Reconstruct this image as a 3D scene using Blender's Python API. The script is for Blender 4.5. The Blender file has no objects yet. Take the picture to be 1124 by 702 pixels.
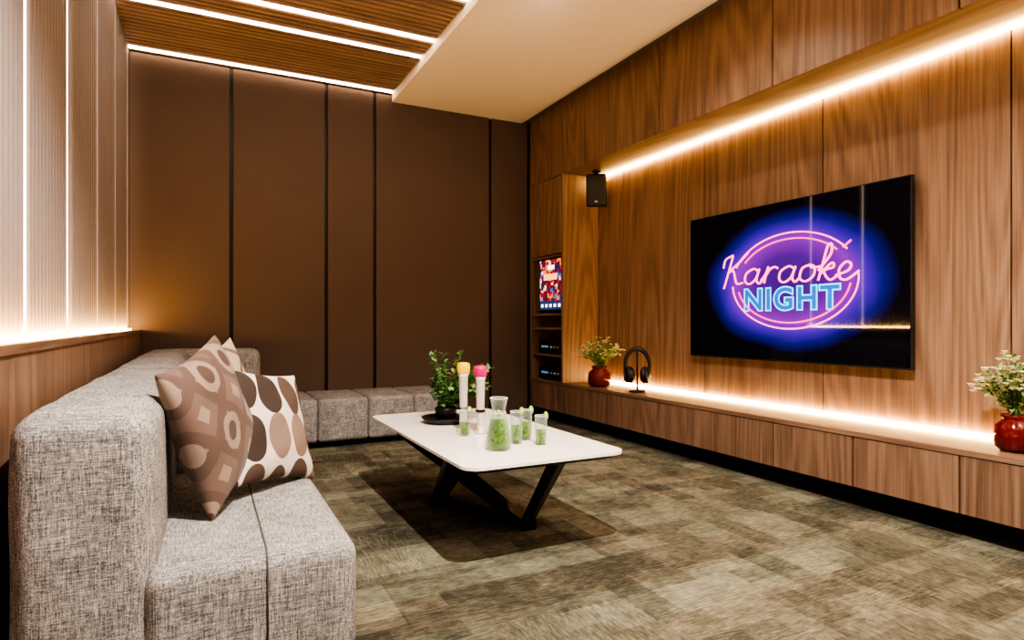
import bpy, bmesh, math, random
from mathutils import Vector, Matrix, Euler
random.seed(7)
D=bpy.data
H=0.95
# ------------------------------------------------------------ materials
class NT:
    def __init__(s,name):
        s.m=D.materials.new(name); s.m.use_nodes=True
        s.t=s.m.node_tree; s.n=s.t.nodes; s.n.clear()
        s.out=s.n.new('ShaderNodeOutputMaterial')
        s.b=s.n.new('ShaderNodeBsdfPrincipled')
        s.t.links.new(s.b.outputs[0],s.out.inputs[0])
    def new(s,t,**k):
        n=s.n.new(t)
        for a,v in k.items(): setattr(n,a,v)
        return n
    def put(s,sock,v):
        if isinstance(v,bpy.types.NodeSocket): s.t.links.new(v,sock)
        else: sock.default_value=v
    def math(s,op,a,b=0.0,c=0.0):
        n=s.new('ShaderNodeMath',operation=op); s.put(n.inputs[0],a); s.put(n.inputs[1],b); s.put(n.inputs[2],c); return n.outputs[0]
    def vm(s,op,a,b=(0,0,0)):
        n=s.new('ShaderNodeVectorMath',operation=op); s.put(n.inputs[0],a); s.put(n.inputs[1],b); return n.outputs[0]
    def noise(s,vec,scale=1,detail=2,rough=.5,dist=0):
        n=s.new('ShaderNodeTexNoise'); s.put(n.inputs['Vector'],vec)
        n.inputs['Scale'].default_value=scale;n.inputs['Detail'].default_value=detail
        n.inputs['Roughness'].default_value=rough;n.inputs['Distortion'].default_value=dist
        return n.outputs[0]
    def ramp(s,fac,stops,interp='LINEAR'):
        n=s.new('ShaderNodeValToRGB'); s.put(n.inputs[0],fac); cr=n.color_ramp; cr.interpolation=interp
        while len(cr.elements)<len(stops): cr.elements.new(.5)
        for e,(p,c) in zip(cr.elements,stops):
            e.position=p; e.color=(c[0],c[1],c[2],1) if len(c)==3 else c
        return n.outputs[0]
    def mix(s,f,a,b,mode='MIX'):
        n=s.new('ShaderNodeMix',data_type='RGBA',blend_type=mode)
        s.put(n.inputs[0],f)
        for i,v in ((6,a),(7,b)):
            if not isinstance(v,bpy.types.NodeSocket) and len(v)==3: v=(*v,1)
            s.put(n.inputs[i],v)
        return n.outputs[2]
    def bump(s,h,strength=.3,dist=.01):
        n=s.new('ShaderNodeBump'); s.put(n.inputs['Height'],h); n.inputs['Strength'].default_value=strength
        n.inputs['Distance'].default_value=dist; s.t.links.new(n.outputs[0],s.b.inputs['Normal'])
    def coord(s): return s.new('ShaderNodeTexCoord').outputs['Object']
    def set(s,**k):
        for a,v in k.items(): s.put(s.b.inputs[a.replace('_',' ')],v)
def M(name,c,rough=.5,metal=0,emit=None,es=0,trans=0,var=0,ior=1.45,alpha=1):
    s=NT(name)
    col=(*c,1)
    if var:
        f=s.noise(s.coord(),14,3)
        col=s.mix(f,tuple(x*(1-var) for x in c),tuple(min(1,x*(1+var)) for x in c))
    s.put(s.b.inputs['Base Color'],col)
    s.b.inputs['Roughness'].default_value=rough; s.b.inputs['Metallic'].default_value=metal
    s.b.inputs['Transmission Weight'].default_value=trans; s.b.inputs['IOR'].default_value=ior
    if emit:
        s.b.inputs['Emission Color'].default_value=(*emit,1); s.b.inputs['Emission Strength'].default_value=es
    return s.m
def thin(name,tint,alpha,base,rough=.02,fk=.3,bl=.25):
    s=NT(name); s.set(Roughness=rough); s.put(s.b.inputs['Base Color'],(*base,1))
    tr=s.new('ShaderNodeBsdfTransparent'); tr.inputs[0].default_value=(*tint,1)
    lw=s.new('ShaderNodeLayerWeight'); lw.inputs[0].default_value=bl
    f=s.math('ADD',s.math('MULTIPLY',lw.outputs['Facing'],fk),alpha)
    mx=s.new('ShaderNodeMixShader'); s.put(mx.inputs[0],f); s.t.links.new(tr.outputs[0],mx.inputs[1]); s.t.links.new(s.b.outputs[0],mx.inputs[2])
    s.t.links.new(mx.outputs[0],s.out.inputs[0]); return s.m
def wood(name,dark,mid,light,axis='Z',rough=.42,rings=24):
    s=NT(name)
    a=s.new('ShaderNodeAttribute',attribute_name='rnd').outputs['Fac']
    cx=s.new('ShaderNodeCombineXYZ'); s.put(cx.inputs[0],s.math('MULTIPLY',a,17.)); s.put(cx.inputs[1],s.math('MULTIPLY',a,31.)); s.put(cx.inputs[2],s.math('MULTIPLY',a,23.))
    v=s.vm('ADD',s.coord(),cx.outputs[0])
    i='XYZ'.index(axis)
    sc=[1.9]*3; sc[i]=.22
    sf=[95]*3; sf[i]=2.2
    sm=[20]*3; sm[i]=.22
    n1=s.noise(s.vm('MULTIPLY',v,tuple(sc)),1,1,.4,0)
    ring=s.math('MULTIPLY_ADD',s.math('SINE',s.math('MULTIPLY',n1,rings*6.28)),.5,.5)
    fine=s.noise(s.vm('MULTIPLY',v,tuple(sf)),1,4,.6)
    medn=s.noise(s.vm('MULTIPLY',v,tuple(sm)),1,3,.6,0)
    f=s.math('ADD',s.math('MULTIPLY',ring,.12),s.math('ADD',s.math('MULTIPLY',fine,.54),s.math('MULTIPLY',medn,.34)))
    col=s.ramp(f,[(.32,dark),(.5,mid),(.68,light)])
    hs=s.new('ShaderNodeHueSaturation'); s.put(hs.inputs['Color'],col); s.put(hs.inputs['Value'],s.math('MULTIPLY_ADD',a,.22,.89))
    s.put(s.b.inputs['Base Color'],hs.outputs[0]); s.set(Roughness=rough)
    s.bump(fine,.1,.002)
    return s.m
W_D,W_M,W_L=(.115,.064,.041),(.212,.127,.083),(.30,.19,.13)
m_woodv=wood('walnut_veneer_vertical',W_D,W_M,W_L,'Z')
m_woodh=wood('walnut_veneer_horizontal',W_D,W_M,W_L,'Y')
m_slat=wood('ceiling_slat_wood',(.19,.125,.088),(.27,.18,.13),(.35,.24,.175),'X')
m_black=M('matte_black',(.008,.008,.009),.45)
m_blackm=M('black_metal',(.012,.012,.013),.35,.5)
m_white=M('ceiling_paint',(.80,.73,.63),.8,var=.02)
m_groove=M('ceiling_shadow_gap',(.16,.14,.11),.7)
m_led=M('warm_led',(1,.75,.4),.5,emit=(1,.60,.21),es=46)
m_ledl=M('ledge_led',(1,.75,.4),.5,emit=(1,.60,.22),es=140)
m_ledw=M('white_led',(1,.85,.7),.5,emit=(1,.76,.54),es=15)
m_ledv=M('flute_led',(1,.85,.7),.5,emit=(1,.80,.64),es=4)
m_flute=M('fluted_panel_paint',(.235,.195,.182),.55,var=.04)
def carpet():
    s=NT('carpet_tiles'); v=s.coord()
    def brick(off,w,h):
        b=s.new('ShaderNodeTexBrick',offset=.5); s.put(b.inputs['Vector'],s.vm('ADD',v,off))
        b.inputs['Color1'].default_value=(0,0,0,1); b.inputs['Color2'].default_value=(1,1,1,1); b.inputs['Mortar'].default_value=(.5,.5,.5,1)
        b.inputs['Scale'].default_value=1; b.inputs['Mortar Size'].default_value=0; b.inputs['Brick Width'].default_value=w; b.inputs['Row Height'].default_value=h
        return b.outputs[0]
    b1=brick((0.1,.2,0),.5,.5); b2=brick((.37,.11,0),.30,.11); b3=brick((.7,.4,0),.13,.33); b4=brick((.2,.9,0),.5,.25)
    n1=s.noise(s.vm('MULTIPLY',v,(16,120,1)),1,4,.75); n2=s.noise(s.vm('MULTIPLY',v,(120,16,1)),1,4,.75)
    sel=s.math('GREATER_THAN',b1,.5)
    st=s.mix(sel,n1,n2)
    blot=s.noise(v,18,3,.7)
    big=s.noise(v,1.6,3,.6)
    pp=s.math('ADD',s.math('MULTIPLY',b2,.55),s.math('ADD',s.math('MULTIPLY',b3,.6),s.math('MULTIPLY',b4,.4)))
    f=s.math('ADD',s.math('MULTIPLY',st,.58),s.math('MULTIPLY',pp,.21))
    f=s.math('ADD',f,s.math('MULTIPLY',s.math('SUBTRACT',blot,.5),.26))
    f=s.math('ADD',f,s.math('MULTIPLY',s.math('SUBTRACT',big,.5),.12))
    c=s.ramp(f,[(.30,(.05,.048,.038)),(.42,(.12,.113,.087)),(.54,(.22,.205,.16)),(.70,(.41,.375,.30))])
    tint=s.ramp(b4,[(0,(1,.95,.88)),(1,(.93,1,.95))])
    c=s.mix(1,c,tint,'MULTIPLY')
    fine=s.noise(v,260,2)
    c=s.mix(.5,c,s.ramp(fine,[(.3,(.4,.4,.4)),(.7,(1,1,1))]),'MULTIPLY')
    s.put(s.b.inputs['Base Color'],c); s.set(Roughness=.95); s.b.inputs['Specular IOR Level'].default_value=.1
    s.bump(s.math('ADD',st,fine),.5,.006); return s.m
m_carpet=carpet()
def fabric():
    s=NT('grey_linen_tweed'); v=s.coord()
    a=s.noise(s.vm('MULTIPLY',v,(22,330,330)),1,3,.7)
    b=s.noise(s.vm('MULTIPLY',v,(330,330,22)),1,3,.7)
    c=s.noise(s.vm('MULTIPLY',v,(330,22,330)),1,3,.7)
    m=s.math('MULTIPLY',s.math('ADD',a,s.math('ADD',b,c)),.3333)
    big=s.noise(v,9,3)
    f=s.math('ADD',m,s.math('MULTIPLY',s.math('SUBTRACT',big,.5),.08))
    col=s.ramp(f,[(.40,(.055,.058,.066)),(.465,(.165,.163,.168)),(.53,(.31,.30,.295)),(.60,(.55,.53,.51))])
    s.put(s.b.inputs['Base Color'],col); s.set(Roughness=.95); s.b.inputs['Specular IOR Level'].default_value=.15
    s.bump(m,.5,.003); return s.m
m_fab=fabric()
m_seam=M('seam_thread',(.09,.085,.08),.9)
def backpanel():
    s=NT('brown_leatherette_panel'); v=s.coord()
    n=s.noise(v,2.2,3); f=s.noise(v,160,2)
    s.put(s.b.inputs['Base Color'],s.mix(n,(.078,.050,.037),(.096,.063,.047))); s.set(Roughness=.75); s.bump(f,.15,.002); return s.m
m_back=backpanel()
# ------------------------------------------------------------ mesh builder
class B:
    def __init__(s,*mats):
        s.bm=bmesh.new(); s.l=s.bm.faces.layers.float.new('rnd'); s.mats=list(mats)
    def mi(s,m):
        if m is None: return 0
        if m not in s.mats: s.mats.append(m)
        return s.mats.index(m)
    def tag(s,faces,m,smooth=False):
        r=random.random(); i=s.mi(m)
        for f in faces: f[s.l]=r; f.material_index=i; f.smooth=smooth
    def box(s,x0,x1,y0,y1,z0,z1,m=None,bev=0,rot=None):
        r=bmesh.ops.create_cube(s.bm,size=1)
        vs=r['verts']; c=Vector(((x0+x1)/2,(y0+y1)/2,(z0+z1)/2))
        for v in vs:
            p=Vector((v.co.x*(x1-x0),v.co.y*(y1-y0),v.co.z*(z1-z0)))
            if rot is not None: p=rot@p
            v.co=p+c
        fs=list({f for v in vs for f in v.link_faces})
        if bev:
            es=list({e for v in vs for e in v.link_edges})
            rr=bmesh.ops.bevel(s.bm,geom=es,offset=bev,segments=2,affect='EDGES',profile=.5)
            fs=list({f for v in rr['verts'] if v.is_valid for f in v.link_faces}|{f for f in fs if f.is_valid})
        s.tag(fs,m)
    def prism(s,pts,z0,z1,m=None,smooth=False,pts2=None):
        pts2=pts2 or pts
        a=[s.bm.verts.new((x,y,z0)) for x,y in pts]; b=[s.bm.verts.new((x,y,z1)) for x,y in pts2]
        fs=[s.bm.faces.new(b),s.bm.faces.new(a[::-1])]
        n=len(a)
        sd=[s.bm.faces.new((a[i],a[(i+1)%n],b[(i+1)%n],b[i])) for i in range(n)]
        s.tag(fs+sd,m)
    def lathe(s,prof,c=(0,0,0),seg=24,m=None,mat4=None,smooth=True):
        rings=[]
        for r,z in prof:
            ring=[]
            for k in range(seg):
                a=2*math.pi*k/seg; p=Vector((max(r,1e-4)*math.cos(a),max(r,1e-4)*math.sin(a),z))
                if mat4 is not None: p=mat4@p
                ring.append(s.bm.verts.new(p+Vector(c)))
            rings.append(ring)
        fs=[]
        for a,b in zip(rings,rings[1:]):
            for k in range(seg): fs.append(s.bm.faces.new((a[k],a[(k+1)%seg],b[(k+1)%seg],b[k])))
        fs.append(s.bm.faces.new(rings[0][::-1])); fs.append(s.bm.faces.new(rings[-1]))
        s.tag(fs,m,smooth)
    def tube(s,pts,rad,m=None,seg=8,closed=False):
        pts=[Vector(p) for p in pts]; n=len(pts)
        if not hasattr(rad,'__len__'): rad=[rad]*n
        rings=[]; prev=None
        for i,p in enumerate(pts):
            if closed: t=pts[(i+1)%n]-pts[i-1]
            else: t=pts[min(i+1,n-1)]-pts[max(i-1,0)]
            if t.length<1e-9: t=Vector((0,0,1))
            t.normalize()
            if prev is None:
                ref=Vector((0,0,1)) if abs(t.z)<.9 else Vector((1,0,0))
                u=t.cross(ref).normalized()
            else: u=(prev-t*prev.dot(t)).normalized()
            prev=u; w=t.cross(u)
            rings.append([s.bm.verts.new(p+(u*math.cos(2*math.pi*k/seg)+w*math.sin(2*math.pi*k/seg))*rad[i]) for k in range(seg)])
        fs=[]
        rr=list(zip(rings,rings[1:]))
        if closed: rr.append((rings[-1],rings[0]))
        for a,b in rr:
            for k in range(seg): fs.append(s.bm.faces.new((a[k],a[(k+1)%seg],b[(k+1)%seg],b[k])))
        if not closed: fs.append(s.bm.faces.new(rings[0][::-1])); fs.append(s.bm.faces.new(rings[-1]))
        s.tag(fs,m,True)
    def ball(s,c,r,m=None,sub=2,scale=(1,1,1),rot=None):
        q=bmesh.ops.create_icosphere(s.bm,subdivisions=sub,radius=r)
        for v in q['verts']:
            p=Vector((v.co.x*scale[0],v.co.y*scale[1],v.co.z*scale[2]))
            if rot is not None: p=rot@p
            v.co=p+Vector(c)
        s.tag(list({f for v in q['verts'] for f in v.link_faces}),m,True)
    def beam(s,p,q,w0,h0,w1,h1,m=None):
        p=Vector(p);q=Vector(q);t=(q-p).normalized(); u=t.cross(Vector((0,0,1))).normalized(); w=u.cross(t)
        def ring(c,a,b): return [s.bm.verts.new(c+u*i*a/2+w*j*b/2) for i,j in ((-1,-1),(1,-1),(1,1),(-1,1))]
        a=ring(p,w0,h0); b=ring(q,w1,h1)
        fs=[s.bm.faces.new(a[::-1]),s.bm.faces.new(b)]+[s.bm.faces.new((a[k],a[(k+1)%4],b[(k+1)%4],b[k])) for k in range(4)]
        s.tag(fs,m)
    def puff(s,x0,x1,y0,y1,z0,z1,r,bl=(0,0,0),m=None,wr=0):
        lo=Vector((x0,y0,z0)); hi=Vector((x1,y1,z1)); c=(lo+hi)/2; h=(hi-lo)/2
        r=min(r,min(h)*.98)
        def params(hh):
            k=6; a=[-hh+r*(1-math.cos(math.pi/2*i/k)) for i in range(k)]
            nm=max(5,int((2*hh-2*r)/.07)); mid=[-hh+r+(2*hh-2*r)*i/nm for i in range(nm+1)]
            return a+mid+[-q for q in a[::-1]]
        P=[params(h[i]) for i in range(3)]
        cache={}
        def vert(p):
            key=tuple(round(q,5) for q in p)
            if key in cache: return cache[key]
            q=Vector(p); inner=Vector([max(-h[i]+r,min(h[i]-r,q[i])) for i in range(3)])
            d=q-inner
            if d.length>1e-7: q=inner+d.normalized()*r
            u=[min(1,abs(p[i])/h[i]) for i in range(3)]
            for i in range(3):
                if abs(abs(p[i])-h[i])<1e-5:
                    j,k=(i+1)%3,(i+2)%3
                    q[i]+=math.copysign(bl[i]*(1-u[j]**4)*(1-u[k]**4),p[i])
            if wr:
                w=c+q; q=q+Vector((math.sin(w.y*23+w.z*17),math.sin(w.x*21+w.z*13),math.sin(w.x*19+w.y*15)))*wr
            cache[key]=s.bm.verts.new(c+q); return cache[key]
        fs=[]
        for i in range(3):
            j,k=(i+1)%3,(i+2)%3
            for sg in (-1,1):
                for a in range(len(P[j])-1):
                    for b in range(len(P[k])-1):
                        vv=[]
                        for (aa,bb) in ((a,b),(a+1,b),(a+1,b+1),(a,b+1)):
                            p=[0,0,0]; p[i]=sg*h[i]; p[j]=P[j][aa]; p[k]=P[k][bb]; vv.append(vert(p))
                        if sg<0: vv=vv[::-1]
                        if len(set(vv))==4:
                            try: fs.append(s.bm.faces.new(vv))
                            except ValueError: pass
        s.tag(fs,m,True)
    def leaf(s,p,d,up,L,W,m):
        d=d.normalized(); sd=d.cross(up); 
        if sd.length<1e-3: sd=d.cross(Vector((1,0,0)))
        sd.normalize(); n=sd.cross(d)
        P=[p,p+d*L*.35+sd*W/2+n*L*.05,p+d*L*.7+sd*W*.4+n*L*.03,p+d*L,p+d*L*.7-sd*W*.4+n*L*.03,p+d*L*.35-sd*W/2+n*L*.05]
        vs=[s.bm.verts.new(q) for q in P]
        s.tag([s.bm.faces.new((vs[0],vs[1],vs[2],vs[3])),s.bm.faces.new((vs[0],vs[3],vs[4],vs[5]))],m,True)
    def done(s,name,parent=None,origin=None):
        me=D.meshes.new(name); 
        co=[v.co for v in s.bm.verts]
        if origin is None:
            lo=Vector([min(c[i] for c in co) for i in range(3)]); hi=Vector([max(c[i] for c in co) for i in range(3)])
            origin=Vector(((lo.x+hi.x)/2,(lo.y+hi.y)/2,lo.z))
        origin=Vector(origin)
        bmesh.ops.translate(s.bm,verts=s.bm.verts[:],vec=-origin)
        s.bm.to_mesh(me); s.bm.free()
        for m in s.mats: me.materials.append(m)
        o=D.objects.new(name,me); bpy.context.scene.collection.objects.link(o); o.location=origin
        if parent: o.parent=parent; o.location=origin-parent.location
        return o
def empty(name,loc=(0,0,0)):
    e=D.objects.new(name,None); e.location=loc; e.empty_display_size=.1; bpy.context.scene.collection.objects.link(e); return e
# ------------------------------------------------------------ room shell
XR=3.33; XF=2.937; YB=5.471; XL=-.524; Y0=-1.6; ZC=2.95; ZS=2.32; ZB=.40
b=B(m_carpet); b.box(XL-.1,XR+.1,Y0-.1,YB+.1,-.08,0); b.done('floor')
b=B(m_white,m_groove); 
b.box(1.52,XF-.09,Y0,YB,ZC,ZC+.12,m_white); b.box(XF-.09,XR+.1,Y0,YB,ZC+.03,ZC+.12,m_groove); b.box(XL-.1,1.52,Y0,YB,ZC+.12,ZC+.2,m_slat)
b.done('ceiling')
b=B(m_slat)
y=Y0
LEDY=[5.40,4.59,4.28,3.64,3.3,2.4,2.1,1.1,.8,-.4]
while y<YB-.02:
    if all(abs(y+.02-l)>.035 for l in LEDY): b.box(XL+.005,1.515,y,y+.038,ZC+.07,ZC+.119,bev=.003)
    y+=.058
b.done('ceiling_wood_slats')
b=B(m_ledw)
for l in LEDY:
    q=.003 if l==5.40 else .0045
    b.box(XL+.01,1.51,l-q,l+q,ZC+.066,ZC+.085)
    b.box(XL+.01,1.51,l-.02,l+.02,ZC+.085,ZC+.119,m_slat)
b.done('ceiling_led_strip')
# back wall
b=B(m_black); b.box(XL-.1,XR+.1,YB,YB+.1,0,ZC+.2)
seams=[XL,.194,.94,1.361,2.5,XF-.012]
for a,c in zip(seams,seams[1:]): b.box(a+.014,c-.014,YB-.03,YB-.001,.0,ZC+.06,m_back,bev=.004)
b.done('wall_back')
b=B(m_back); b.box(XL-.1,XR+.1,Y0-.1,Y0,0,ZC+.2,m_back); b.done('wall_front')
# left wall: flutes
b=B(m_flute); b.box(XL-.12,XL-.012,Y0,YB,0,ZC+.2)
LV=[2.5,3.18,3.95,4.66,5.36,1.8,1.1,.4,-.3]
y=Y0+.02
while y<YB-.03:
    if all(abs(y-l)>.028 for l in LV):
        a=[(XL-.012+.024*math.sin(math.pi*k/6),y-.018*math.cos(math.pi*k/6)) for k in range(7)]
        b.prism(a,.9,ZC+.12)
    y+=.052
b.done('wall_left')
b=B(m_ledv)
for l in LV: b.box(XL-.012,XL+.002,l-.005,l+.005,.92,ZC+.118)
b.done('vertical_led_strip')
b=B(m_woodv)
yy=Y0
while yy<YB-.05:
    y2=min(yy+1.18,YB-.035); b.box(XL-.01,-.435,yy+.002,y2-.002,0,.87); yy+=1.18
b.box(XL-.01,-.429,Y0,YB-.035,.87,.895,m_woodh); b.done('wainscot_ledge')
b=B(m_ledl); b.box(XL+.014,XL+.030,Y0+.05,YB-.08,.897,.905); b.done('ledge_led_strip')
# right wall
b=B(m_woodv); b.box(XR+.02,XR+.12,Y0,YB,0,ZC+.12,m_black)
ys=[4.80,4.41,3.43,2.45,1.487,.51,-.47,Y0]
for a,c in zip(ys,ys[1:]): b.box(XR,XR+.018,c+.004,a-.004,0,ZS+.02,m_woodv)
b.done('wall_right')
# upper cabinets
b=B(m_woodv); b.box(XF+.021,XR-.002,Y0+.002,YB-.032,ZS+.012,ZC+.028,m_black)
ys=[YB-.032,4.45,3.467,2.484,1.504,.52,-.46,Y0+.002]
for a,c in zip(ys,ys[1:]): b.box(XF,XF+.02,c+.004,a-.004,ZS,ZC+.028)
b.box(XF+.02,XR-.002,Y0+.002,YB-.032,ZS,ZS+.012,m_woodh); b.done('overhead_cabinet')
b=B(m_led); b.box(XR-.024,XR-.002,Y0+.05,4.775,ZS-.016,ZS-.001); b.done('soffit_led_strip')
# shelf column
b=B(m_woodv)
ya,yb=4.80,YB-.032
b.box(XF,XR-.002,ya,ya+.03,ZB,ZS-.001); b.box(XF,XR-.002,yb-.05,yb,ZB,ZS-.001)
b.box(XR-.02,XR-.002,ya+.03,yb-.05,ZB,ZS-.001,m_black)
b.box(XF+.006,XF+.024,ya+.032,yb-.052,1.60,ZS-.004)
for z in (1.57,1.02,.885,.63): b.box(XF+.004,XR-.02,ya+.03,yb-.05,z,z+.02,m_woodh)
b.done('display_shelf')
# console
b=B(m_woodv); b.box(XF+.022,XR-.004,Y0+.004,YB-.034,.125,ZB-.026,m_black)
ys=[YB-.034,4.93,4.44,3.95,3.46,2.97,2.48,1.995,1.504,1.01,.52,.03,-.46,-.95,Y0+.004]
for a,c in zip(ys,ys[1:]): b.box(XF+.002,XF+.021,c+.004,a-.004,.12,ZB-.03)
yy=YB-.034
for c in (3.9,1.2,Y0+.004): b.box(XF-.002,XR-.004,c+.0005,yy-.0005,ZB-.025,ZB,m_woodh); yy=c
b.box(3.12,XR-.004,Y0+.004,YB-.034,.001,.125,m_black); b.done('media_console')
b=B(m_led); b.box(XR-.024,XR-.002,Y0+.05,4.775,ZB+.004,ZB+.02); b.done('console_led_strip')
# ------------------------------------------------------------ sofa
b=B(m_fab); z0=.05
SX0,SX1,SX2=-.385,-.105,.372; SZ=.37; BZ=.745
b.puff(SX0,SX1,1.66,3.06,z0,BZ,.055,(.008,.004,.008),wr=.0015)
b.puff(SX0,SX1,3.06,5.16,z0,BZ,.055,(.008,.004,.008),wr=.0015)
b.puff(SX0,.39,5.16,5.425,z0,BZ,.055,(.006,.006,.006),wr=.0015)
RR=.05
for (ya,yb2) in ((1.65,2.72),(2.72,3.74),(3.74,4.74)):
    b.puff(SX1-.03,SX2,ya,yb2,z0,SZ,RR)
    P=[(.142,ya-.0005,z0+.02),(.142,ya-.0005,SZ-RR)]+[(.142,ya+RR-(RR+.0005)*math.cos(t),SZ-RR+(RR+.0005)*math.sin(t)) for t in [math.pi/2*i/6 for i in range(1,7)]]+[(.142,yb2-RR,SZ+.0005)]
    b.tube(P,.003,m_seam,6)
for (xa,xb) in ((SX1,.39),(.39,.76),(.76,1.14),(1.14,1.51),(1.51,1.88)):
    b.puff(xa,xb,4.74,5.16 if xb<.4 else 5.42,z0,SZ,.028,(.001,.004,.007),wr=.001)
for (x,y) in ((-.3,1.75),(.3,1.75),(.3,3.2),(-.3,3.2),(.3,4.6),(.95,4.82),(1.8,4.82),(1.8,5.3),(.95,5.3),(-.3,5.3)):
    b.lathe([(.02,0),(.025,z0+.02)],(x,y,0),12,m_black)
b.done('sectional_sofa')
# ------------------------------------------------------------ pillows
def pmat1():
    s=NT('geometric_brown_cushion'); v=s.coord()
    def rings(off,metric,scale):
        vo=s.new('ShaderNodeTexVoronoi',voronoi_dimensions='2D',distance=metric); s.put(vo.inputs['Vector'],s.vm('ADD',v,off))
        vo.inputs['Scale'].default_value=scale; vo.inputs['Randomness'].default_value=0
        return vo.outputs['Distance']
    d1=rings((.06,.03,0),'MANHATTAN',5.2); d2=rings((.06,.03,0),'EUCLIDEAN',5.2)
    A1=(.075,.045,.036);A2=(.22,.155,.125);A3=(.105,.066,.053);A4=(.15,.098,.078);A5=(.27,.20,.16)
    c=s.ramp(d1,[(0,A1),(.22,A2),(.34,A3),(.62,A4),(.84,A5)],'CONSTANT')
    c2=s.ramp(d2,[(0,A1),(.16,A5),(.30,A4),(.46,A1),(.52,A2)],'CONSTANT')
    c=s.mix(s.math('GREATER_THAN',d2,.30),c2,c)
    t=s.ramp(s.noise(v,3,1),[(.3,(.8,.8,.8)),(.7,(1.0,1.0,1.0))])
    c=s.mix(1,c,t,'MULTIPLY'); s.put(s.b.inputs['Base Color'],c); s.set(Roughness=.7); s.b.inputs['Sheen Weight'].default_value=.1
    s.bump(s.noise(v,300,2),.2,.002); return s.m
def pmat2():
    s=NT('oval_print_cushion'); v=s.coord()
    w=s.vm('MULTIPLY',v,(9.0,5.8,1)); w=s.vm('ADD',w,(.25,.4,0))
    vo=s.new('ShaderNodeTexVoronoi',voronoi_dimensions='2D'); s.put(vo.inputs['Vector'],w); vo.inputs['Scale'].default_value=1; vo.inputs['Randomness'].default_value=.15
    sc=s.new('ShaderNodeSeparateColor'); s.put(sc.inputs[0],vo.outputs['Color'])
    cc=s.ramp(sc.outputs[0],[(0,(.035,.022,.018)),(.45,(.075,.048,.038)),(.75,(.20,.14,.11))],'CONSTANT')
    f=s.math('LESS_THAN',vo.outputs['Distance'],.47)
    c=s.mix(f,(.56,.51,.46),cc); s.put(s.b.inputs['Base Color'],c); s.set(Roughness=.75)
    s.bump(s.noise(v,300,2),.2,.002); return s.m
pm1,pm2=pmat1(),pmat2()
def pmat3():
    s=NT('beige_pattern_cushion'); v=s.coord()
    vo=s.new('ShaderNodeTexVoronoi',voronoi_dimensions='2D',distance='MANHATTAN'); s.put(vo.inputs['Vector'],v); vo.inputs['Scale'].default_value=7; vo.inputs['Randomness'].default_value=0
    s.put(s.b.inputs['Base Color'],s.ramp(vo.outputs['Distance'],[(0,(.36,.29,.23)),(.4,(.14,.095,.075)),(.55,(.36,.30,.24))],'CONSTANT')); s.set(Roughness=.8); return s.m
pm3=pmat3()
def pillow(c,size,thick,yaw,lean,roll,mat):
    b=B(mat); N=28; h=size/2; g={}
    for sd in (1,-1):
        for i in range(N+1):
            for j in range(N+1):
                edge=i in(0,N) or j in(0,N)
                if edge and (0,i,j) in g: g[(sd,i,j)]=g[(0,i,j)]; continue
                u=math.sin(math.pi/2*(2*i/N-1)); v=math.sin(math.pi/2*(2*j/N-1))
                x=u*h*(1-.10*(1-v*v)*abs(u)); y=v*h*(1-.10*(1-u*u)*abs(v))
                t=thick/2*((1-u*u)*(1-v*v))**.42
                t*=1+.06*math.sin(5*u+3*v)+.05*math.sin(9*v-4*u)
                vv=b.bm.verts.new((x,y,sd*t)); g[(sd,i,j)]=vv
                if edge: g[(0,i,j)]=vv
        fs=[]
        for i in range(N):
            for j in range(N):
                q=[g[(sd,i,j)],g[(sd,i+1,j)],g[(sd,i+1,j+1)],g[(sd,i,j+1)]]
                fs.append(b.bm.faces.new(q if sd>0 else q[::-1]))
        b.tag(fs,mat,True)
    o=b.done('throw_pillow',origin=(0,0,0))
    n=Vector((math.cos(lean)*math.cos(yaw),math.cos(lean)*math.sin(yaw),math.sin(lean)))
    up=Vector((0,0,1)); up=(up-n*up.dot(n)).normalized(); rt=up.cross(n)
    R=Matrix((rt,up,n)).transposed()@Matrix.Rotation(roll,3,'Z')
    o.matrix_world=Matrix.Translation(c)@R.to_4x4()
    return o
r=math.radians
pillow((.025,2.17,.64),.46,.16,r(-23),r(14),r(13),pm1)
pillow((.200,2.36,.580),.42,.13,r(-42),r(20),r(-10),pm2)
pillow((.06,2.76,.595),.45,.12,r(-42),r(10),r(24),pm3)
# ------------------------------------------------------------ coffee table
m_top=M('white_ceramic_top',(.90,.87,.82),.18,var=.01)
def rrect(x0,x1,y0,y1,rd,n=8):
    p=[]
    for cx,cy,a0 in ((x1-rd,y0+rd,-90),(x1-rd,y1-rd,0),(x0+rd,y1-rd,90),(x0+rd,y0+rd,180)):
        for k in range(n+1):
            a=r(a0+90*k/n); p.append((cx+rd*math.cos(a),cy+rd*math.sin(a)))
    return p
TX0,TX1,TY0,TY1=.845,1.57,2.045,3.485
b=B(m_top)
b.prism(rrect(TX0,TX1,TY0,TY1,.07),.408,.42,m_top)
b.prism(rrect(TX0+.05,TX1-.05,TY0+.05,TY1-.05,.05),.385,.408,m_black,pts2=rrect(TX0+.003,TX1-.003,TY0+.003,TY1-.003,.067))
F1=(1.33,2.50,.012); F2=(1.09,3.04,.012)
for f,tops in ((F1,((.95,3.14),(1.44,2.34))),(F2,((1.46,3.2),(.96,2.40)))):
    for t in tops: b.beam((f[0],f[1],f[2]+.008),(t[0],t[1],.39),.055,.04,.11,.05,m_blackm)
    b.box(f[0]-.035,f[0]+.035,f[1]-.035,f[1]+.035,0,.045,m_blackm)
b.beam((F1[0],F1[1],.03),(F2[0],F2[1],.03),.05,.035,.05,.035,m_blackm)
b.done('coffee_table')
TZ=.4205
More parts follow.
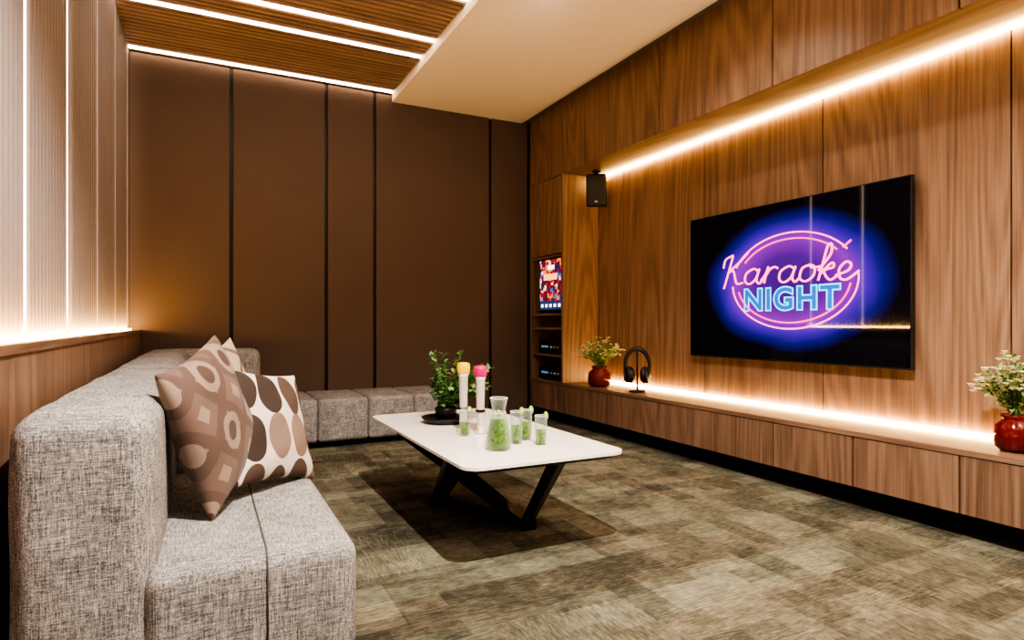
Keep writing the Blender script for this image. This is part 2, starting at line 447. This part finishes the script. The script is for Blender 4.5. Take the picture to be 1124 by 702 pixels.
# glassware
m_glass=thin('clear_glass',(.95,.98,.95),.03,(.62,.68,.64),.02,.75,.15)
m_rim=M('glass_rim',(.8,.85,.82),.05)
m_green=thin('lime_drink',(.62,.80,.34),.22,(.20,.36,.06),.1,.35,.3)
m_lime=M('lime_slice',(.12,.30,.02),.4,var=.4)
m_limei=M('lime_flesh',(.42,.60,.16),.4,var=.2)
m_leaf=M('leaf_green',(.07,.17,.05),.55,var=.5)
m_leaf2=M('leaf_pale',(.24,.34,.13),.6,var=.4)
def circ(x,y,z,rd,n=28): return [(x+rd*math.cos(2*math.pi*k/n),y+rd*math.sin(2*math.pi*k/n),z) for k in range(n)]
def slice_(b,c,rd,R):
    b.lathe([(rd*.98,-.0025),(rd,0),(rd*.98,.0025)],c,18,m_lime,mat4=R); b.lathe([(rd*.82,-.0032),(rd*.82,.0032)],c,18,m_limei,mat4=R)
def glass(x,y,h,rd,fill):
    b=B(m_glass)
    b.lathe([(rd*.85,0),(rd*.9,.004),(rd,h),(rd-.002,h),(rd*.9-.002,.008),(.001,.008)],(x,y,TZ),24,m_glass)
    b.tube(circ(x,y,TZ+h,rd-.001),.0014,m_rim,6,True)
    b.lathe([(rd*.82,.010),(rd*.86,fill*h)],(x,y,TZ),24,m_green)
    for k in range(3):
        a=random.random()*6; slice_(b,(x+math.cos(a)*rd*.2,y+math.sin(a)*rd*.2,TZ+.02+fill*h*.27*k),rd*.58,Matrix.Rotation(a,3,'Z')@Matrix.Rotation(r(70),3,'X'))
    slice_(b,(x+rd*.75,y-rd*.4,TZ+h),rd*.7,Matrix.Rotation(r(35),3,'Z')@Matrix.Rotation(r(80),3,'X'))
    b.done('drinking_glass')
glass(1.226,2.394,.14,.028,.55); glass(1.303,2.45,.135,.028,.6); glass(1.31,2.325,.125,.027,.5); glass(1.09,2.66,.12,.027,.5); glass(1.20,2.57,.11,.025,.5)
b=B(m_glass); cx,cy=1.10,2.31
b.lathe([(.044,0),(.052,.006),(.056,.03),(.043,.10),(.030,.14),(.029,.17),(.038,.215),(.036,.215),(.027,.17),(.028,.14),(.041,.10),(.053,.03),(.049,.009),(.001,.009)],(cx,cy,TZ),32,m_glass)
b.tube(circ(cx,cy,TZ+.215,.037),.0018,m_rim,6,True); b.tube(circ(cx,cy,TZ+.155,.030),.0012,m_rim,6,True)
b.lathe([(.046,.011),(.050,.03),(.039,.098),(.031,.122)],(cx,cy,TZ),32,m_green)
for k in range(9):
    a=k*2.4; rr_=.022 if k<6 else .012
    slice_(b,(cx+math.cos(a)*.018,cy+math.sin(a)*.018,TZ+.028+.010*k),rr_,Matrix.Rotation(a,3,'Z')@Matrix.Rotation(r(60),3,'X'))
for k in range(10):
    a=random.random()*6.28; b.leaf(Vector((cx+math.cos(a)*.025,cy+math.sin(a)*.025,TZ+.02+random.random()*.07)),Vector((math.cos(a+1.5),math.sin(a+1.5),1)),Vector((0,0,1)),.028,.014,m_leaf)
b.done('drink_carafe')
# microphones
m_mic=M('microphone_body',(.60,.54,.50),.3,.1); 
def mic(x,y,h,col):
    mc=M('microphone_cap',col,.45,emit=col,es=.05)
    b=B(m_mic)
    b.lathe([(.036,0),(.036,.01),(.017,.014),(.018,.05),(.022,h-.07),(.027,h-.055)],(x,y,TZ),24,m_mic)
    b.lathe([(.0185,.10),(.0235,.102),(.024,.112),(.020,.114)],(x,y,TZ),24,m_blackm)
    b.lathe([(.027,h-.055),(.0305,h-.05),(.0305,h-.046),(.0315,h-.04),(.033,h-.02),(.029,h-.004),(.017,h)],(x,y,TZ),24,mc)
    b.done('microphone')
mic(1.135,2.786,.335,(.75,.48,.005)); mic(1.185,2.694,.325,(.50,.005,.13))
# potted plant on table
b=B(m_black); px,py=1.15,3.07
b.lathe([(.075,0),(.11,.008),(.13,.03),(.125,.032),(.10,.016),(.001,.014)],(px,py,TZ),32,m_black)
b.lathe([(.04,.015),(.055,.03),(.06,.075),(.05,.085),(.045,.075),(.001,.07)],(px,py,TZ),32,m_blackm)
for k in range(30):
    a=random.random()*6.283; sp=random.uniform(.03,.17); hh=random.uniform(.14,.37)
    if k%3==0: a=random.uniform(-.9,.2); sp=random.uniform(.14,.24); hh=random.uniform(.14,.30)
    P=[Vector((px,py,TZ+.07)),Vector((px+math.cos(a)*sp*.4,py+math.sin(a)*sp*.4,TZ+.07+(hh-.07)*.6)),Vector((px+math.cos(a)*sp,py+math.sin(a)*sp,TZ+hh))]
    pts=[]
    for t in range(9):
        t/=8; pts.append(P[0]*(1-t)**2+P[1]*2*t*(1-t)+P[2]*t*t)
    b.tube(pts,.0018,m_leaf,5)
    for q in pts[2:]:
        for _ in range(4):
            d=Vector((random.gauss(0,1),random.gauss(0,1),random.gauss(.4,.7)))
            b.leaf(q,d,Vector((0,0,1)),random.uniform(.025,.045),random.uniform(.018,.028),m_leaf if random.random()<.75 else m_leaf2)
b.done('potted_plant')
# flower vases
m_vase=M('red_glass',(.16,.012,.010),.06,trans=.35,ior=1.45)
m_pet=M('white_blossom',(.88,.82,.62),.6,var=.1)
def vase(x,y,rad,h,fr,fh,fl):
    b=B(m_vase); z=ZB+.001
    b.lathe([(rad*.7,0),(rad*.95,h*.12),(rad,h*.4),(rad*.93,h*.7),(rad*.62,h*.84),(rad*.58,h*.9),(rad*.72,h),(rad*.66,h),(rad*.5,h*.88),(rad*.8,h*.6),(rad*.8,h*.15),(.001,h*.08)],(x,y,z),32,m_vase)
    for k in range(54):
        a=random.random()*6.283; t=random.random()**.6; sp=fr*t; hh=h+fh*(1-.45*t*t)*random.uniform(.5,1.05)
        P=[Vector((x,y,z+h*.8)),Vector((x+math.cos(a)*sp*.3,y+math.sin(a)*sp*.3,z+h+fh*.3)),Vector((x+math.cos(a)*sp,y+math.sin(a)*sp,z+hh))]
        P[2].x=min(P[2].x,XR-.05)
        pts=[P[0]*(1-t)**2+P[1]*2*t*(1-t)+P[2]*t*t for t in [i/6 for i in range(7)]]
        b.tube(pts,.0014,m_leaf2,5)
        for q in pts[2:]:
            for _ in range(3):
                d=Vector((random.gauss(0,1),random.gauss(0,1),random.gauss(.4,.7)))
                b.leaf(q,d,Vector((0,0,1)),random.uniform(.022,.042),.015,m_leaf2 if random.random()<.55 else m_leaf)
        for _ in range(fl if k%3 else fl+1):
            c=pts[-1]+Vector((random.gauss(0,.013),random.gauss(0,.013),random.gauss(0,.010)))
            for p in range(5):
                aa=p*1.2566+random.random()*.2
                b.leaf(c,Vector((math.cos(aa),math.sin(aa),.5)),Vector((0,0,1)),.018,.016,m_pet)
            b.ball(c+Vector((0,0,.003)),.005,m_pet,1)
    b.done('flower_vase')
vase(3.04,4.37,.100,.175,.20,.25,2)
vase(3.10,1.37,.075,.155,.16,.25,3)
# headphones on stand
b=B(m_blackm); hx,hy=3.07,3.89; z=ZB+.001
b.lathe([(.065,0),(.067,.006),(.058,.014),(.001,.014)],(hx,hy,z),32)
b.tube([(hx,hy,z+.01),(hx,hy,z+.2),(hx,hy,z+.325)],.008,m_blackm,10)
ux=Vector((.80,-.60,0)).normalized()
band=[Vector((hx,hy,z+.20))+ux*(.095*math.cos(t))+Vector((0,0,.14*math.sin(t))) for t in [-.35+(math.pi+.7)*i/28 for i in range(29)]]
b.tube(band,[.011+.009*max(0,math.sin(math.pi*i/28)) for i in range(29)],m_black,8)
for sgn in (1,-1):
    c=Vector((hx,hy,z+.135))+ux*sgn*.066
    ax=(ux*sgn+Vector((-.45,-.65,0))*.35).normalized()
    R=ax.to_track_quat('Z','Y').to_matrix()
    b.lathe([(.022,-.036),(.052,-.034),(.066,-.018),(.066,-.004),(.057,.002),(.066,.006),(.064,.020),(.050,.032),(.012,.036)],c,28,m_black,mat4=R)
    b.lathe([(.020,.034),(.020,.0375)],c,20,M('cup_accent',(.25,.25,.26),.3,.9),mat4=R)
b.done('headphones_on_stand')
# speaker
b=B(m_black); sx,sy=3.17,4.60; Rz=Matrix.Rotation(r(-38),3,'Z')@Matrix.Rotation(r(8),3,'X')
cz=ZS-.175
b.box(sx-.09,sx+.09,sy-.06,sy+.06,cz-.145,cz+.145,m_black,bev=.015,rot=Rz)
gr=M('speaker_grille',(.02,.02,.022),.6); fo=Rz@Vector((0,-.061,0))
b.box(sx-.078+fo.x,sx+.078+fo.x,sy-.003+fo.y,sy+.003+fo.y,cz-.132+fo.z,cz+.132+fo.z,gr,bev=.002,rot=Rz)
lg=M('speaker_badge',(.6,.6,.6),.3,.8); f2=Rz@Vector((0,-.066,-.10)); b.box(sx+f2.x-.012,sx+f2.x+.012,sy+f2.y-.002,sy+f2.y+.002,cz+f2.z-.005,cz+f2.z+.005,lg,rot=Rz)
b.tube([(sx,sy,cz+.1),(sx,sy,ZS-.03),(sx,sy,ZS-.008)],.015,m_blackm,10)
b.lathe([(.04,-.014),(.04,-.002)],(sx,sy,ZS),20,m_blackm)
b.done('hanging_speaker')
# shelf electronics
def amp(zb,h):
    b=B(m_black); 
    b.box(XF+.03,XR-.06,4.88,5.30,zb+.008,zb+h,m_black,bev=.004)
    mm=M('amp_knob',(.35,.35,.36),.3,.9); ml=M('amp_display',(0,0,0),.3,emit=(.3,.7,1),es=.25)
    for k in range(3): b.lathe([(.016,0),(.014,.018)],(XF+.03,4.93+.06*k,zb+h*.5),16,mm,mat4=Matrix.Rotation(r(-90),3,'Y'))
    b.box(XF+.026,XF+.031,5.12,5.25,zb+h*.45,zb+h*.6,ml)
    for yy in (4.92,5.26): b.box(XF+.05,XF+.08,yy-.015,yy+.015,zb,zb+.01,m_black)
    b.done('audio_amplifier')
amp(.651,.13); amp(ZB+.001,.13); 
def scr():
    s=NT('song_menu_screen'); v=s.coord()
    vo=s.new('ShaderNodeTexVoronoi',distance='CHEBYCHEV'); s.put(vo.inputs['Vector'],v); vo.inputs['Scale'].default_value=26; vo.inputs['Randomness'].default_value=.8
    sc=s.new('ShaderNodeSeparateColor'); s.put(sc.inputs[0],vo.outputs['Color'])
    c=s.ramp(sc.outputs[0],[(0,(.03,.02,.06)),(.25,(.4,.02,.02)),(.42,(.9,.2,.03)),(.58,(.15,.01,.03)),(.75,(1,.6,.35)),(.86,(.06,.12,.45)),(.93,(.8,.1,.3))],'CONSTANT')
    s.set(Roughness=.1); s.put(s.b.inputs['Base Color'],(.01,.01,.01,1)); s.put(s.b.inputs['Emission Color'],c); s.b.inputs['Emission Strength'].default_value=1.1
    return s.m
b=B(m_black); 
b.box(XF+.03,XF+.055,4.85,5.29,1.055,1.57,m_black,bev=.004)
b.box(XF+.027,XF+.031,4.862,5.278,1.16,1.555,scr())
b.box(XF+.027,XF+.031,4.862,5.278,1.075,1.16,M('menu_bar',(.01,.01,.02),.2,emit=(.03,.04,.12),es=1))
wm=M('menu_icon',(1,1,1),.5,emit=(1,.95,.9),es=1.5); om=M('menu_banner',(1,.4,.1),.5,emit=(1,.35,.08),es=1.6)
for k in range(5): b.box(XF+.0255,XF+.027,4.89+k*.08,4.93+k*.08,1.10,1.13,wm)
b.box(XF+.0255,XF+.027,4.95,5.2,1.36,1.42,om); b.box(XF+.0255,XF+.027,5.0,5.12,1.46,1.50,wm)
b.box(XF+.04,XF+.18,4.98,5.16,1.0405,1.055,m_black)
b.done('touch_screen_monitor')
# ------------------------------------------------------------ TV
tv=empty('flat_screen_tv',(XR-.07,2.70,.705))
SX=3.26; TY_L,TY_R=3.502,1.893; TZ0,TZ1=H-.247,H+.768
b=B(m_black); b.box(SX+.002,SX+.03,TY_R,TY_L,TZ0,TZ1,m_black,bev=.003); b.box(SX+.03,XR-.003,2.3,3.1,TZ0+.2,TZ1-.2,m_black); b.done('housing',tv)
ec=Vector((0,2.64,H+.262))
def tvm():
    s=NT('tv_screen_picture'); v=s.vm('MULTIPLY',s.coord(),(0,1/.70,1/.45))
    L=s.new('ShaderNodeVectorMath',operation='LENGTH'); s.put(L.inputs[0],v)
    n=s.noise(s.coord(),3,2)
    f=s.math('ADD',L.outputs['Value'],s.math('MULTIPLY',s.math('SUBTRACT',n,.5),.12))
    c=s.ramp(f,[(0,(.07,.012,.20)),(.35,(.10,.014,.24)),(.60,(.28,.028,.44)),(.72,(.08,.016,.40)),(.86,(.008,.007,.16)),(1,(0,0,.003))],'LINEAR')
    s.set(Roughness=.03); s.put(s.b.inputs['Base Color'],(.003,.003,.004,1)); s.put(s.b.inputs['Emission Color'],c); s.b.inputs['Emission Strength'].default_value=1.0
    return s.m
b=B(tvm()); b.box(SX,SX+.002,TY_R+.006,TY_L-.006,TZ0+.012,TZ1-.006); b.done('screen',tv,origin=(SX,ec.y,ec.z))
m_pink=M('neon_pink',(.4,.02,.1),.5,emit=(1,.05,.22),es=2.0)
m_pink2=M('neon_light_pink',(.4,.05,.15),.5,emit=(1,.14,.34),es=2.2)
m_cyan=M('neon_cyan',(.02,.3,.4),.5,emit=(.02,.62,1),es=1.8)
m_cfill=M('neon_cyan_fill',(.01,.05,.2),.5,emit=(.01,.18,.60),es=.9)
def S(u,v): return Vector((SX-.003,ec.y-.01-u,ec.z+v))
def catmull(P,n=8):
    P=[Vector((*p,0)) for p in P]; Q=[P[0]*2-P[1]]+P+[P[-1]*2-P[-2]]; out=[]
    for i in range(1,len(Q)-2):
        for k in range(n):
            t=k/n; a,b_,c,d=Q[i-1],Q[i],Q[i+1],Q[i+2]
            out.append(.5*((2*b_)+(c-a)*t+(2*a-5*b_+4*c-d)*t*t+(3*b_-a-3*c+d)*t**3))
    out.append(P[-1]); return out
b=B(m_pink)
def arc(rx,ry,a0,a1,m):
    n=48; b.tube([S(rx*math.cos(r(a0+(a1-a0)*i/n)),ry*math.sin(r(a0+(a1-a0)*i/n))) for i in range(n+1)],.0052,m,6)
arc(.455,.30,32,158,m_pink2); arc(.41,.262,38,148,m_pink)
arc(.455,.30,183,375-12,m_pink2); arc(.41,.262,192,352,m_pink)
A=[(1.0,.8),(.6,1.0),(.1,.7),(.1,.2),(.45,0),(.85,.3),(1.02,.95),(.93,.3),(1.15,0),(1.42,.25)]
L={'K':([[(.35,2.0),(.2,1.0),(0,-.25)],[(-.3,1.2),(-.2,1.8),(.35,2.05)],[(1.5,2.15),(.9,1.5),(.15,.85),(.55,.95),(.95,.1),(1.45,.1)]],1.5),
'a':([A],1.33),'r':([[(-.05,.2),(.2,.6),(.32,1.08)],[(.30,1.05),(.24,.5),(.2,.0)],[(.22,.45),(.45,.88),(.75,1.02),(1.0,.92)]],1.12),
'o':([[(.6,1),(.15,.8),(.1,.2),(.5,0),(.9,.3),(.9,.8),(.6,1),(.75,.8),(1.25,.85)]],1.15),
'k':([[(0,.6),(.55,1.5),(.5,2.1),(.3,2.0),(.2,1.0),(.1,0)],[(.15,.4),(.7,1.0),(.85,.75),(.35,.55),(.75,.02),(1.15,.2)]],1.05),
'e':([[(0,.25),(.65,.5),(.75,.85),(.45,1.0),(.15,.6),(.3,.08),(.7,0),(1.25,.45)]],1.2)}
cu=0; k=.118
for ch in 'Karaoke':
    st,adv=L[ch]
    for P in st:
        pts=[]
        for p in catmull(P):
            x=(cu+p.x+p.y*.18); yv=p.y*.84
            pts.append(S(-.53+x*k*.95, .0+yv*k-.015*(x*k)))
        b.tube(pts,.0068,m_pink2,6)
    cu+=adv
b.tube([S(.36,.17),S(.41,.205)],.006,m_pink,6)
b.done('neon_lettering',tv)
def textmesh(fill):
    c=D.curves.new('t','FONT'); c.body='NIGHT'; c.size=.19; c.align_x='CENTER'; c.space_character=1.15
    if fill: c.fill_mode='BOTH'; c.offset=.004
    else: c.fill_mode='NONE'; c.bevel_depth=.0042; c.bevel_resolution=1; c.offset=.008
    o=D.objects.new('t',c); bpy.context.scene.collection.objects.link(o)
    bpy.context.view_layer.update()
    me=D.meshes.new_from_object(o.evaluated_get(bpy.context.evaluated_depsgraph_get())); D.objects.remove(o); return me
for fill,m,nm in ((True,m_cfill,'sign_word_fill'),(False,m_cyan,'sign_word_outline')):
    me=textmesh(fill); me.materials.clear(); me.materials.append(m)
    for v in me.vertices:
        u=v.co.x*1.08; w=v.co.y*1.0
        q=S(-.01+u,-.175+w+.0*u); q.x+=-v.co.z*(.3)+(.0015 if fill else 0); v.co=q-tv.location
    for p in me.polygons: p.material_index=0
    o=D.objects.new(nm,me); bpy.context.scene.collection.objects.link(o); o.parent=tv
# ------------------------------------------------------------ lights
m_dl=M('downlight_lens',(1,.9,.8),.5,emit=(1,.85,.65),es=12)
def downlight(x,y,power,size=.04,ang=130,blend=.6,z=ZC,col=(1,.89,.78),aim=None):
    b=B(m_white); b.lathe([(.055,-.001),(.05,-.008),(.035,-.004)],(x,y,z),24,m_white); b.lathe([(.034,-.006),(.034,-.004)],(x,y,z),24,m_dl)
    o=b.done('recessed_downlight')
    l=D.lights.new('downlight_lamp','SPOT'); l.energy=power; l.spot_size=r(ang); l.spot_blend=blend; l.shadow_soft_size=size; l.color=col
    lo=D.objects.new('downlight_lamp',l); bpy.context.scene.collection.objects.link(lo); lo.parent=o; lo.location=(0,0,-.015)
    if aim: lo.rotation_euler=(Vector(aim)-Vector((x,y,z))).to_track_quat('-Z','Y').to_euler()
ZW=ZC+.065
downlight(.75,.75,520,.025,140,.5,ZW)
downlight(2.3,2.6,35,.05); downlight(2.3,.9,65,.05); downlight(2.2,-.6,50,.05); downlight(.5,-.8,50,.06,z=ZW)  # unseen downlights, added for wall light and general fill
downlight(.5,2.95,26,.08,110,.9,ZW,aim=(.3,5.4,1.0)); downlight(1.9,2.95,35,.08,110,.9,aim=(1.9,5.4,1.2))  # unseen downlights added and aimed to lift the back wall and sofa
# torchiere added out of view behind the camera, ambient fill for the ceiling
b=B(m_blackm); fx,fy=2.45,-.9
b.lathe([(.14,0),(.14,.02),(.012,.03),(.012,1.68),(.03,1.70),(.16,1.80),(.165,1.80),(.15,1.79),(.02,1.71)],(fx,fy,.001),32)
b.lathe([(.05,1.74),(.05,1.76)],(fx,fy,.001),24,m_dl)
o=b.done('added_fill_lamp')
l=D.lights.new('added_uplight','AREA'); l.shape='DISK'; l.size=.26; l.energy=85; l.color=(1,.86,.70)
lo=D.objects.new('added_uplight',l); bpy.context.scene.collection.objects.link(lo); lo.parent=o; lo.location=(0,0,1.80); lo.rotation_euler=(math.pi,0,0)
w=D.worlds.new('world'); bpy.context.scene.world=w; w.use_nodes=True
w.node_tree.nodes['Background'].inputs[0].default_value=(1,.85,.7,1); w.node_tree.nodes['Background'].inputs[1].default_value=.05
# ------------------------------------------------------------ camera
cam=D.cameras.new('camera'); cam.sensor_width=36; cam.lens=671/1124*36; cam.shift_y=3/1124; cam.clip_start=.05
co=D.objects.new('camera',cam); bpy.context.scene.collection.objects.link(co); co.location=(0,0,H); co.rotation_euler=(r(90),0,r(-26.7))
bpy.context.scene.camera=co
vs=bpy.context.scene.view_settings; vs.view_transform='AgX'; vs.look='AgX - High Contrast'; vs.exposure=.42
